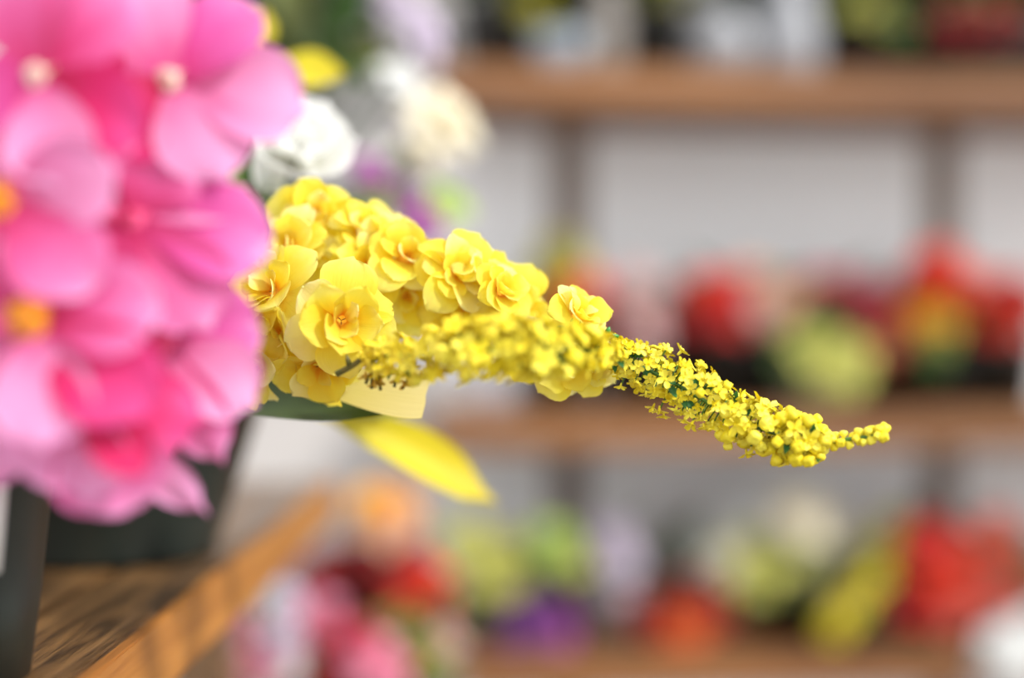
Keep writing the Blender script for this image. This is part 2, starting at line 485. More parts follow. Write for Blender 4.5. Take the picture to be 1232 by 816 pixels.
pblossom(205, 95, .445, M_CTHROAT, [(303, 8, 118, 'mauve', .004, 0), (364, 122, 122, 'pale', .006, 1), (262, 205, 120, 'pale', -.004, 4), (120, 165, 116, 'hot', -.010, 2), (150, -40, 120, 'pale', .0, 3)], (.1, -1, .2))
pblossom(48, 92, .425, M_CTHROAT, [(160, 160, 116, 'hot', -.008, 0), (70, 215, 110, 'pale', -.010, 1), (-75, 130, 120, 'mauve', 0, 3), (20, -60, 150, 'mid', 0, 4), (150, -20, 130, 'mid', .004, 2)], (.1, -1, .1))
pblossom(160, 262, .440, M_KTHROAT, [(322, 292, 128, 'mauve', .010, 0), (285, 222, 80, 'pale', .014, 3), (255, 385, 120, 'mid', .0, 1), (90, 370, 120, 'mid', -.008, 4), (60, 190, 110, 'mid', -.006, 2), (200, 190, 110, 'mid', 0, 0)], (.2, -1, .3))
pblossom(4, 243, .420, M_PTHROAT, [(128, 200, 110, 'pale', -.006, 1), (105, 345, 120, 'mid', -.006, 0), (-10, 370, 110, 'pale', 0, 4), (-100, 300, 120, 'mid'), (-90, 180, 110, 'mid'), (20, 140, 100, 'pale', .006, 3)], (.25, -1, .1), .018)
pblossom(195, 415, .448, M_KTHROAT, [(308, 395, 118, 'mauve', .010, 0), (306, 478, 100, 'pale', .004, 1), (262, 545, 74, 'mid', .0, 3), (165, 520, 110, 'hot', -.006, 4), (130, 400, 120, 'deep', -.006, 2), (225, 318, 110, 'mid', .006, 0)], (.25, -1, .15))
pblossom(42, 388, .418, M_PTHROAT, [(185, 372, 120, 'mid', -.002, 2), (175, 488, 128, 'hot', -.006, 0), (58, 530, 120, 'pale', -.012, 1), (-90, 470, 130, 'pale'), (-80, 330, 120, 'mid'), (60, 275, 110, 'pale', .004, 4)], (.25, -1, .1), .021)
pblossom(96, 482, .428, M_KTHROAT, [(152, 610, 140, 'mid', -.004, 0), (240, 612, 56, 'pale', .012, 3), (232, 505, 100, 'hot', .004, 4), (18, 562, 140, 'pale', -.008, 1), (-80, 530, 140, 'pale', 0, 2), (95, 592, 130, 'pale', -.010, 4), (168, 560, 70, 'deep', -.014, 1)], (.15, -1, -.1))
pts = smooth_path([(nx, ny, TZ + .12), P(-60, 560, .45), P(20, 420, .462), P(60, 260, .480), P(100, 80, .475)], 5)
meshobj('stem', tube_mesh('stem', pts, .0022), M_STEMD, pink)

# ------------------------------------------------------------------ yellow silk flowers
YP = [petal_mesh('petal', 9, 8, .28, .60, .60, .42, .05, .10, .26, .30, .04, 5, 20 + s) for s in range(3)] + \
     [petal_mesh('petal', 9, 8, .26, .58, .55, .44, .0, .15, .12, .50, .04, 4, 30 + s) for s in range(3)] + \
     [petal_mesh('petal', 9, 8, .26, .62, .60, .40, .06, .20, .60, .25, .05, 6, 40 + s) for s in range(2)]
def ythroat():
    V, F_ = [], []; S = 10
    prof = [(.05, -.55), (.10, -.3), (.16, -.08), (.20, .04), (.12, .02), (.02, -.02)]
    for r, z in prof:
        for k in range(S):
            a = 2 * math.pi * k / S; V.append((r * math.cos(a), r * math.sin(a), z))
    for i in range(len(prof) - 1):
        for k in range(S):
            F_.append((i * S + k, i * S + (k + 1) % S, (i + 1) * S + (k + 1) % S, (i + 1) * S + k))
    F_.append(tuple(range((len(prof) - 1) * S, len(prof) * S)))
    return frompy('blossom', V, F_)
YT = ythroat()
STM = tube_mesh('stamen', [(0, 0, 0), (.02, 0, .05), (.05, 0, .10), (.085, 0, .12)], [.006, .006, .012, .008], 5)
spray = thing('yellow_silk_flower_spray', 'full spray of yellow double silk flowers in sharp focus at the centre', 'flowers', P(300, 470, .70))
def yblossom(cx, cy, d, face, rpx, rings=((6, 1.0, 78, .0), (5, .80, 58, .4), (4, .52, 40, .2)), roll=None, mats=(0, 1, 2), par=spray):
    c = P(cx, cy, d); r = rpx / FP * d
    f = Vector((face[0], -face[2], face[1])).normalized()
    M = f.to_track_quat('Z', 'Y').to_matrix().to_4x4() @ Matrix.Rotation(rnd.uniform(0, 6) if roll is None else roll, 4, 'Z')
    b = meshobj('blossom', YT, M_YTHROAT, par, T(c) @ M @ Matrix.Scale(r, 4))
    for ri, (n, ln, ang, off) in enumerate(rings):
        for k in range(n):
            az = 2 * math.pi * (k + off) / n + rnd.uniform(-.18, .18)
            el = R(90 - ang + rnd.uniform(-15, 15))
            dr = Vector((math.cos(az) * math.cos(el), math.sin(az) * math.cos(el), math.sin(el)))
            fc = Vector((-math.cos(az) * math.sin(el), -math.sin(az) * math.sin(el), math.cos(el)))
            tw = Matrix.Rotation(rnd.uniform(-.55, .55), 3, dr)
            dr_w = (M.to_3x3() @ dr).normalized(); fc_w = (M.to_3x3() @ (tw @ fc)).normalized()
            L_ = r * ln * rnd.uniform(.85, 1.22); wd = L_ * rnd.uniform(.88, 1.08)
            q = rnd.random()
            me = YP[(rnd.randrange(3) if q < .6 else 6 + rnd.randrange(2)) if ri == 0 else (rnd.randrange(3) if q < .35 else 3 + rnd.randrange(3))]
            o = c + dr_w * r * .06 + (M.to_3x3() @ Vector((math.cos(az), math.sin(az), 0))) * r * .05 + (M.to_3x3() @ Vector((0, 0, 1))) * r * (.04 * ri)
            meshobj('petal', me, YEL[mats[rnd.randrange(len(mats))]], b, frame_mat(o, dr_w, fc_w, wd, L_, L_ * .8))
    for k in range(3):
        meshobj('stamen', STM, M_DOT, b, T(c) @ M @ Matrix.Rotation(k * 2.1, 4, 'Z') @ T(0, 0, r * .05) @ Matrix.Scale(r * .9, 4))
    return b
BL = [  # px, py, depth, facing (right, up, towards camera), radius px
    (410, 386, .545, (.22, .06, 1), 66), (332, 352, .560, (-.45, .35, .8), 56), (340, 405, .562, (-.5, -.1, .8), 56),
    (385, 436, .560, (.0, -.55, .8), 54), (382, 262, .600, (.05, .35, .9), 52), (366, 308, .592, (-.2, .1, .9), 48),
    (437, 280, .592, (.35, .55, .7), 46), (440, 325, .580, (.1, .5, .8), 46), (488, 312, .578, (.35, .4, .8), 50),
    (490, 355, .585, (.1, -.1, .9), 44), (545, 328, .572, (.3, .35, .8), 50), (585, 335, .578, (.5, .6, .6), 44),
    (560, 378, .582, (.0, -.2, .9), 44), (618, 372, .580, (.4, .2, .8), 48), (644, 420, .572, (.1, -.4, .9), 46),
    (692, 382, .558, (.5, .55, .6), 44), (690, 434, .558, (.15, -.35, .9), 48), (716, 440, .562, (.6, -.2, .7), 34), (600, 352, .566, (.5, .5, .7), 40), (470, 290, .588, (.3, .6, .7), 40), (310, 440, .566, (-.3, -.5, .8), 46), (350, 300, .585, (-.4, .4, .8), 46),
]
for bdef in BL:
    yblossom(*bdef)
pts = smooth_path([P(300, 470, .70), P(310, 430, .66), P(340, 385, .615), P(420, 350, .612), P(520, 350, .606), P(620, 385, .60), P(690, 410, .585)], 6)
meshobj('stem', tube_mesh('stem', pts, .0018), M_STEM, spray)
# a bare dark green twig that closes the spray on the right
def twig(par, P0, r0, m, spurs):
    pts_ = smooth_path(P0, 6)
    t = meshobj('twig', tube_mesh('twig', pts_, [r0 * (1 - .5 * i / len(pts_)) for i in range(len(pts_))], 7), m, par)
    for i, (dx, dz, ln) in enumerate(spurs):
        p = pts_[int((i + .7) / (len(spurs) + .4) * (len(pts_) - 1))]
        q = p + Vector((dx, -.2, dz)).normalized() * ln
        meshobj('spur', tube_mesh('spur', [p, p.lerp(q, .6), q], [r0 * .9, r0 * .7, r0 * .15], 6), m, t)
M_TWIG = mat('bright_green_twig', (44, 112, 34), .35, .5, (70, 140, 44), 300)
twig(spray, [P(672, 396, .552), P(700, 397, .546), P(722, 400, .545), P(744, 405, .547)], .0014, M_TWIG, [(.3, .9, .0045), (-.1, -.9, .004), (.3, .8, .003)])
twig(spray, [P(676, 396, .552), P(694, 405, .548), P(712, 413, .547), P(728, 417, .549)], .0012, M_TWIG, [(.4, .9, .006), (.4, -.8, .002)])

# leaves under the spray
LF = [petal_mesh('leaf', 14, 6, .12, .45, .06, .1, 0, .0, .10, .30, .02, 3, 50 + s) for s in range(3)]
def leaf(par, a, b, wpx, m, face=(0, -.5, .85), k=0, name='leaf', me=None, z=.6):
    A, B = P(*a), P(*b); y = B - A
    wd = wpx / FP * a[2]
    return meshobj(name, me or LF[k], m, par, frame_mat(A, y, Vector(face), wd, y.length, y.length * z))
leaf(spray, (235, 474, .62), (462, 484, .575), 84, M_LEAFD, (0, -.75, .55), 0)
l_ = leaf(spray, (400, 462, .575), (513, 478, .568), 62, M_LEAFC, (.0, -.95, .3), 0, me=petal_mesh('leaf', 10, 6, .55, .8, .92, .0, .02, 0, .05, .10, .01, 3, 66))
l_['label'] = 'cream coloured leaf with a cut end'

# ------------------------------------------------------------------ goldenrod sprigs
def star_mesh(seed, n=5, closed=0.0):
    rr = random.Random(seed); V, F_ = [(0, 0, 0)], []
    V = []
    for k in range(n):
        a = 2 * math.pi * k / n + rr.uniform(-.15, .15); L_ = rr.uniform(.85, 1.1); up = rr.uniform(.1, .5) + closed
        ca, sa = math.cos(a), math.sin(a)
        def q(rad, side, z):
            return (rad * ca - side * sa, rad * sa + side * ca, z)
        i0 = len(V)
        V += [q(.05, -.08, 0), q(.05, .08, 0), q(.55 * L_, -.38, .15 + up * .5), q(.55 * L_, .38, .15 + up * .5),
              q(.60 * L_, 0, up * .35), q(.98 * L_, -.28, up), q(.98 * L_, .28, up * 1.1), q(1.12 * L_, 0, up * .8)]
        F_ += [(i0, i0 + 4, i0 + 2), (i0, i0 + 1, i0 + 4), (i0 + 1, i0 + 3, i0 + 4), (i0 + 2, i0 + 4, i0 + 5), (i0 + 4, i0 + 7, i0 + 5), (i0 + 4, i0 + 6, i0 + 7), (i0 + 4, i0 + 3, i0 + 6)]
    i0 = len(V)     # stamen knob and calyx
    S = 6
    for r_, z in ((.12, -.55), (.2, -.1), (.16, .25), (.05, .5)):
        for k in range(S):
            a = 2 * math.pi * k / S; V.append((r_ * math.cos(a), r_ * math.sin(a), z))
    for g in range(3):
        for k in range(S):
            F_.append((i0 + g * S + k, i0 + g * S + (k + 1) % S, i0 + (g + 1) * S + (k + 1) % S, i0 + (g + 1) * S + k))
    F_.append(tuple(i0 + 3 * S + k for k in range(S)))
    return frompy('floret', V, F_)
def bud_mesh(seed):
    rr = random.Random(seed); V, F_ = [], []; S = 16
    prof = [(.14, -.6), (.34, -.25), (.62, .15), (.74, .5), (.60, .85), (.30, 1.0), (.10, .9)]
    for r_, z in prof:
        for k in range(S):
            a = 2 * math.pi * k / S; q = r_ * (1 + (.22 * math.cos(4 * a + .4) * z if z > 0 else 0) + rr.uniform(-.04, .04)); V.append((q * math.cos(a), q * math.sin(a), z))
    for g in range(len(prof) - 1):
        for k in range(S):
            F_.append((g * S + k, g * S + (k + 1) % S, (g + 1) * S + (k + 1) % S, (g + 1) * S + k))
    F_.append(tuple((len(prof) - 1) * S + k for k in range(S)))
    return frompy('floret', V, F_)
STARS = [star_mesh(s, 5 if s % 2 else 4, .15 * (s % 3)) for s in range(5)]
BUDS = [bud_mesh(s) for s in range(3)]
PED = tube_mesh('pedicel', [(0, 0, 0), (0, .05, .5), (0, 0, 1)], [.06, .05, .07], 5)

def sprig(par, path, rad, n, size, kind, greens=0, density_pow=1.0, seed=1):
    """path: (px,py,depth); rad(t): radius in px; florets spiral round the stem"""
    rr = random.Random(seed)
    pts_ = smooth_path([P(*p) for p in path], 10)
    N_ = len(pts_)
    meshobj('stem', tube_mesh('stem', pts_, [.0011 * (1 - .5 * i / N_) for i in range(N_)], 6), M_STEM, par)
    for i in range(n):
        t = ((i + rr.uniform(.1, .9)) / n) ** density_pow
        k = t * (N_ - 1); i0 = min(int(k), N_ - 2)
        p = pts_[i0].lerp(pts_[i0 + 1], k - i0); tg = (pts_[i0 + 1] - pts_[i0]).normalized()
        a = tg.cross(Vector((0, 0, 1))).normalized(); b = tg.cross(a)
        th = i * 2.39996 + rr.uniform(-.4, .4)
        out = a * math.cos(th) + b * math.sin(th)
        out.z += .0
        rp = max(.001, rad(t)) / FP * .55
        q = out * rp * rr.uniform(.45, 1.18)
        dr = (out + tg * rr.uniform(.1, .6) + Vector((rr.uniform(-.3, .3), rr.uniform(-.3, .3), rr.uniform(-.3, .3)))).normalized()
        s = size(t) / FP * .55 * rr.uniform(.8, 1.2)
        kd = kind(t, rr)
        me = STARS[rr.randrange(5)] if kd == 's' else BUDS[rr.randrange(3)]
        M = dr.to_track_quat('Z', 'Y').to_matrix().to_4x4() @ Matrix.Rotation(rr.uniform(0, 6), 4, 'Z')
        qn = q.length
        fl = meshobj('floret', me, FLOR[0 if rr.random() < .45 else (1 if rr.random() < .65 else 2)], par, T(p + q) @ M @ Matrix.Scale(s, 4))
        if kd == 's' and rr.random() < .5:
            meshobj('pedicel', PED, M_STEM, fl, frame_mat(p, q, tg, qn, .0001, .0001) if 0 else T(p) @ q.to_track_quat('Z', 'Y').to_matrix().to_4x4() @ Matrix.Diagonal((.006, .006, max(qn, .001), 1)))
    for i in range(greens):
        t = (i + rr.random()) / greens; k = t * (N_ - 1); p = pts_[int(k)]
        o = Vector((rr.uniform(-.3, 1), -rr.uniform(.1, .9), rr.uniform(-1, .7))).normalized()
        r_ = rad(t) / FP * .55
        meshobj('leaf', LF[rr.randrange(3)], M_LEAFG, par, frame_mat(p + o * r_ * .35, o, Vector((0, -1, .4)), .0028, rr.uniform(.006, .009), .005))
M_LEAFG = petal_mat('sprig_leaf', [(0, (30, 84, 40)), (1, (60, 120, 54))], .15, .4)
def interp(tb):
    def f(t):
        for (a, va), (b, vb) in zip(tb, tb[1:]):
            if t <= b: return va + (vb - va) * (t - a) / (b - a)
        return tb[-1][1]
    return f
gold = thing('goldenrod_sprig', 'thin yellow goldenrod sprig tapering to a tip on the right, in sharp focus', 'flowers', P(655, 405, .57))
sprig(gold, [(735, 418, .550), (760, 436, .549), (800, 455, .548), (840, 478, .548), (880, 500, .547), (920, 518, .543), (960, 528, .540), (990, 534, .538)],
      interp([(0, 10), (.08, 24), (.2, 35), (.42, 35), (.6, 30), (.8, 27), (.93, 23), (1, 8)]), 270,
      interp([(0, 8), (.5, 9), (.7, 11), (1, 11)]), lambda t, r: 's' if r.random() > (t - .35) * 1.1 else 'b', 22, 1.0, 3)
sprig(gold, [(985, 533, .538), (1010, 530, .536), (1040, 526, .534), (1064, 521, .532)], interp([(0, 4), (1, 4)]), 26, interp([(0, 8), (.7, 7), (1, 10)]), lambda t, r: 'b', 0, 1, 5)
meshobj('stem', tube_mesh('stem', smooth_path([P(655, 402, .575), P(690, 405, .560), P(737, 419, .550)], 5), .0011), M_STEM, gold)
gold2 = thing('goldenrod_sprig', 'softly blurred yellow goldenrod sprig crossing before the yellow double flowers', 'flowers', P(405, 450, .53))
sprig(gold2, [(446, 432, .530), (480, 428, .522), (540, 424, .507), (600, 420, .497), (660, 420, .500), (710, 422, .516), (745, 424, .538)],
      interp([(0, 12), (.12, 24), (.3, 27), (.6, 28), (.8, 22), (1, 6)]), 190, interp([(0, 8), (.3, 14), (.8, 14), (1, 7)]),
      lambda t, r: 's' if r.random() > .12 else 'b', 8, 1.0, 9)
M_TWD = mat('olive_twig', (84, 88, 30), .5, .5, (120, 108, 36), 300)
twig(gold2, [P(405, 450, .530), P(424, 440, .528), P(440, 431, .527), P(475, 432, .524)], .0013, M_TWD, [(-.2, .9, .005), (.2, -.9, .0005)])
for (x0, y0, x1, y1) in ((442, 434, 432, 424), (444, 432, 452, 408), (446, 434, 447, 468), (452, 436, 458, 470), (482, 436, 474, 466), (500, 436, 484, 468), (515, 430, 530, 448), (448, 438, 440, 462)):
    meshobj('pedicel', tube_mesh('pedicel', [P(x0, y0, .528), P((x0 + x1) / 2 + 1, (y0 + y1) / 2, .528), P(x1, y1, .528)], [.0006, .0005, .0007], 6), M_TWD, gold2)
M_BUDO = mat('ochre_floret', (206, 158, 30), .5, .4, (226, 190, 50), 200)
for (x, y) in ((440, 452), (450, 462), (458, 458), (477, 456), (486, 462), (496, 456), (470, 446), (506, 452)):
    dr = Vector((rnd.uniform(-.4, .4), -.3, -1)).normalized()
    meshobj('floret', STARS[rnd.randrange(5)], M_BUDO, gold2, T(P(x, y, .527)) @ dr.to_track_quat('Z', 'Y').to_matrix().to_4x4() @ Matrix.Scale(.0028, 4))

# ------------------------------------------------------------------ rosettes for plants further back
def rosette(name, rings, seed, pn=5, pm=4):
    """one small flower of joined petals, radius 1, facing +Z"""
    rr = random.Random(seed); V, F_, UV = [], [], []
    for n, ln, ang in rings:
        for k in range(n):
            me = (pn, pm); az = 2 * math.pi * (k + rr.uniform(-.15, .15)) / n + ang; el = R(90 - ang * 1.0)
            d_ = Vector((math.cos(az) * math.cos(el), math.sin(az) * math.cos(el), math.sin(el)))
            fc = Vector((-math.cos(az) * math.sin(el), -math.sin(az) * math.sin(el), math.cos(el)))
            x = d_.cross(fc).normalized(); L_ = ln * rr.uniform(.9, 1.1)
            i0 = len(V)
            for i in range(pn + 1):
                u = math.sin(math.pi / 2 * i / pn); w_ = .2 + .8 * math.sin(min(1, u / .7) * math.pi / 2) if u < .7 else 1 - .45 * ((u - .7) / .3) ** 2
                for j in range(pm + 1):
                    v = -1 + 2 * j / pm
                    p = d_ * (u - .25 * v * v * u ** 3) * L_ + x * v * w_ * .42 * L_ + fc * (.18 * v * v * w_ - .25 * u * u + .04 * math.sin(5 * v + k)) * L_
                    V.append(p); UV.append(((v + 1) / 2, u))
            for i in range(pn):
                for j in range(pm):
                    a = i0 + i * (pm + 1) + j; F_.append((a, a + 1, a + pm + 2, a + pm + 1))
    return frompy(name, V, F_, UV)
ROS = [rosette('blossom', ((6, 1, 78), (5, .8, 52), (4, .55, 26)), 1), rosette('blossom', ((5, 1, 70), (4, .6, 35)), 2),
       rosette('blossom', ((8, 1, 82), (7, .85, 62), (6, .62, 40), (4, .4, 18)), 3)]
BLF = petal_mesh('leaf', 6, 4, .12, .45, .08, .1, 0, .1, .35, .25, .03, 3, 77)

def plant(name, label, base, pot, blooms, nleaf=14, leafm=None, leaf_len=.085, group=None, depth=None, cat='plant', potm=None, spread=1.0, seed=0, rk=None, crown=.05):
    """base: world point where the pot stands; pot (top radius, bottom radius, height) or None;
       blooms: (px, py, radius px, colour[, depth])"""
    rr = random.Random(seed + 100)
    t = thing(name, label, cat, base, group)
    base = Vector(base); z1 = base.z
    if pot:
        meshobj('pot', pot_mesh(*pot), potm or M_POTBK, t, T(base))
        z1 = base.z + pot[2] * .92
        meshobj('soil', soil_mesh(pot[0] * .93), M_SOIL, t, T(base.x, base.y, z1))
    c = Vector((base.x, base.y, z1))
    for i in range(nleaf):
        az = i * 2.4 + rr.uniform(-.3, .3); el = rr.uniform(.15, 1.3)
        d_ = Vector((math.cos(az) * math.cos(el), math.sin(az) * math.cos(el), math.sin(el)))
        fc = Vector((-math.cos(az) * math.sin(el), -math.sin(az) * math.sin(el), math.cos(el)))
        L_ = leaf_len * rr.uniform(.75, 1.25)
        o = c + Vector((d_.x, d_.y, 0)) * (pot[0] * .4 if pot else .01) + Vector((0, 0, crown * rr.uniform(0, 1)))
        meshobj('leaf', BLF, leafm or M_LEAF, t, frame_mat(o, d_, fc, L_ * .5, L_))
    for i, bl in enumerate(blooms):
        px, py, rp, cc = bl[:4]; dd = base.y + (bl[4] if len(bl) > 4 else rr.uniform(-.09, -.03))
        q = P(px, py, dd); r = rp * 1.2 / FP * dd
        f = Vector((rr.uniform(-.4, .4) + (q.x - c.x) * 3, -.8, .45 + rr.uniform(-.2, .3) + (q.z - c.z) * 1.5)).normalized()
        me = ROS[i % 3 if rk is None else rk]
        b = meshobj('blossom', me, BGC[cc], t, T(q - f * r * .2) @ f.to_track_quat('Z', 'Y').to_matrix().to_4x4() @ Matrix.Rotation(rr.uniform(0, 6), 4, 'Z') @ Matrix.Scale(r, 4))
        mid = c.lerp(q, .5) + Vector((0, .01, .015))
        meshobj('stem', tube_mesh('stem', [c, mid, q - f * r * .15], .0018, 5), M_STEMD, b)
    return t

def shelf_base(px, z, yin=.13):
    """world point on a shelf, seen at column px, yin behind the shelf front"""
    tx = (px - 616) / FP
    # SH line: world = (0,1.8) + x*(cos,sin) + yin*(-sin,cos)
    c, s = math.cos(ROT), math.sin(ROT)
    ox, oy = -yin * s, 1.8 + yin * c
    # ox + x c = tx*(oy + x s)
    x = (tx * oy - ox) / (c - tx * s)
    return Vector((ox + x * c, oy + x * s, z))

# ------------------------------------------------------------------ flowers standing in the dark planter and further along the table
yl = thing('yellow_leaf_sprig', 'sprig with long bright yellow leaves hanging below the yellow flowers', 'leaves', (bx + .06, by - .03, bpz + .126))
s0 = Vector((bx + .06, by - .03, bpz + .126))
pts = smooth_path([s0, P(300, 470, .70), P(372, 486, .70)], 5)
meshobj('stem', tube_mesh('stem', pts, .0016, 6), M_STEMD, yl)
leaf(yl, (376, 484, .70), (604, 604, .715), 64, M_LEAFY, (.25, -.8, .55), 1, me=petal_mesh('leaf', 14, 6, .3, .6, .6, .4, 0, .0, .10, .25, .02, 3, 51))
leaf(yl, (340, 478, .70), (470, 512, .69), 44, M_LEAFY, (.1, -.8, .5), 2)
g_ = leaf(yl, (372, 484, .69), (488, 492, .69), 40, M_LEAFO, (0, -.8, .5), 0); g_['label'] = 'olive green leaf'

wb = thing('white_silk_rose', 'large white silk rose above the yellow flowers, beside the pink ones', 'flower', (bx + .04, by - .04, bpz + .126))
meshobj('stem', tube_mesh('stem', smooth_path([(bx + .04, by - .04, bpz + .126), P(310, 320, .71), P(352, 190, .69)], 5), .002, 6), M_STEMD, wb)
M_WP = petal_mat('white_petal', [(0, (226, 230, 190)), (.25, (246, 246, 238)), (1, (252, 252, 250))], .5)
c0 = P(356, 186, .675)
wf = Vector((.35, -.75, .55)).normalized()
hb = meshobj('blossom', YT, M_STEM, wb, T(c0) @ wf.to_track_quat('Z', 'Y').to_matrix().to_4x4() @ Matrix.Scale(.018, 4))
WPM = [petal_mesh('petal', 9, 7, .45, .55, .75, .3, 0, .30, -.15, .45, .04, 4, 90 + s) for s in range(3)]
for ri, (n, ln, ang) in enumerate(((6, .032, 72), (6, .029, 48), (5, .023, 24), (3, .018, 8))):
    for k in range(n):
        M3 = wf.to_track_quat('Z', 'Y').to_matrix(); az = 2 * math.pi * (k + .5 * (ri % 2)) / n; el = R(90 - ang)
        d_ = M3 @ Vector((math.cos(az) * math.cos(el), math.sin(az) * math.cos(el), math.sin(el)))
        fc = M3 @ Vector((-math.cos(az) * math.sin(el), -math.sin(az) * math.sin(el), math.cos(el)))
        meshobj('petal', WPM[k % 3], M_WP, hb, frame_mat(c0 - wf * .006, d_, fc, ln * 1.15, ln, ln * .8))
for a, b, wd in (((300, 232, .685), (264, 196, .68), 44), ((318, 238, .68), (300, 182, .68), 40), ((345, 236, .69), (322, 250, .66), 36)):
    l_ = leaf(wb, a, b, wd, petal_mat('pale_green_leaf', [(0, (120, 170, 60)), (1, (196, 214, 130))], .3) if wd == 44 else M_LEAF, (0, -.8, .5), 1)
for a, b in (((330, 235, .685), (296, 168, .67)), ((350, 240, .685), (335, 262, .665))):
    meshobj('petal', WPM[0], M_WP, wb, frame_mat(P(*a), P(*b) - P(*a), Vector((.2, -.9, .3)), .02, (P(*b) - P(*a)).length))

yb = thing('yellow_lily_stem', 'stem with two blurred yellow petals at the top, behind the pink orchids', 'flower', (bx + .02, by + .03, bpz + .126))
meshobj('stem', tube_mesh('stem', smooth_path([(bx + .02, by + .03, bpz + .126), P(300, 300, .76), P(312, 95, .77)], 5), .0022, 6), M_STEMD, yb)
leaf(yb, (305, 98, .77), (416, 84, .76), 60, M_LEAFY, (.1, -.8, .5), 1, 'petal', petal_mesh('petal', 10, 6, .3, .6, .5, .3, 0, .1, .1, .3, .03, 4, 120))
leaf(yb, (312, 100, .77), (262, 46, .76), 56, M_LEAFY, (.1, -.8, .5), 1, 'petal', petal_mesh('petal', 10, 6, .3, .6, .5, .3, 0, .1, .1, .3, .03, 4, 121))
leaf(yb, (300, 60, .79), (318, 10, .79), 46, M_LEAFY, (.1, -.8, .3), 2, 'petal')

# tall leafy plant, top left, deep green and olive
gx = P(330, 500, 1.12); gx.x = -.42
gp = thing('leafy_green_plant', 'tall dark olive leafy plant with pale twigs behind the pink orchids', 'plant', (gx.x, 1.08, TZ))
meshobj('pot', pot_mesh(.062, .048, .11), M_POTBK, gp, T(gx.x, 1.08, TZ))
meshobj('soil', soil_mesh(.057), M_SOIL, gp, T(gx.x, 1.08, TZ + .10))
rr = random.Random(5)
M_TW = mat('pale_twig', (150, 142, 128), .7, .2, (112, 104, 92), 60)
for k in range(7):
    a = (gx.x + rr.uniform(-.02, .02), 1.08, TZ + .10)
    b = P(rr.uniform(295, 470), rr.uniform(-90, 60), 1.08)
    m_ = Vector(a).lerp(b, .5) + Vector((rr.uniform(-.02, .02), 0, .02))
    path = smooth_path([a, m_, b], 6)
    tw = meshobj('twig', tube_mesh('twig', path, [.004 * (1 - .6 * i / len(path)) for i in range(len(path))], 6), M_TW if k in (1, 3, 5) else M_STEMD, gp)
    for j in range(24):
        p = path[rr.randrange(3, len(path))] + Vector((rr.uniform(-.01, .01), rr.uniform(-.02, .02), 0))
        d_ = Vector((rr.uniform(-1, 1), rr.uniform(-.6, .6), rr.uniform(-.5, 1))).normalized()
        L_ = rr.uniform(.05, .085)
        meshobj('leaf', BLF, (M_LEAFD, M_LEAFO, M_LEAFD, M_LEAF)[rr.randrange(4)], tw, frame_mat(p, d_, Vector((rr.uniform(-.5, .5), -1, .5)), L_ * .45, L_))

# cream roses / lilac flowers on the table end
b0 = P(440, 500, 1.10); b0.z = TZ; b0.y = 1.12
b0.x = TX1 - .13
plant('white_flower_pot', 'pot of cream, white and lilac silk flowers at the table\'s far end', b0, (.052, .040, .085),
      [(538, 142, 50, 'cream', -.07), (482, 92, 26, 'white', -.09), (462, 50, 22, 'lilac', -.04), (508, 28, 36, 'lilac', -.06), (476, 2, 36, 'lilac', -.03), (515, 60, 20, 'lilac', -.02),
       (508, 178, 30, 'cream', -.02), (446, 205, 24, 'violet', -.10), (512, 262, 26, 'violet', -.10), (488, 232, 22, 'violet', -.04), (540, 243, 26, 'lime', -.08), (470, 190, 28, 'white', 0), (456, 240, 22, 'lime', -.05), (436, 30, 16, 'lilac', -.02)],
      26, M_LEAF, .10, seed=4, crown=.22)

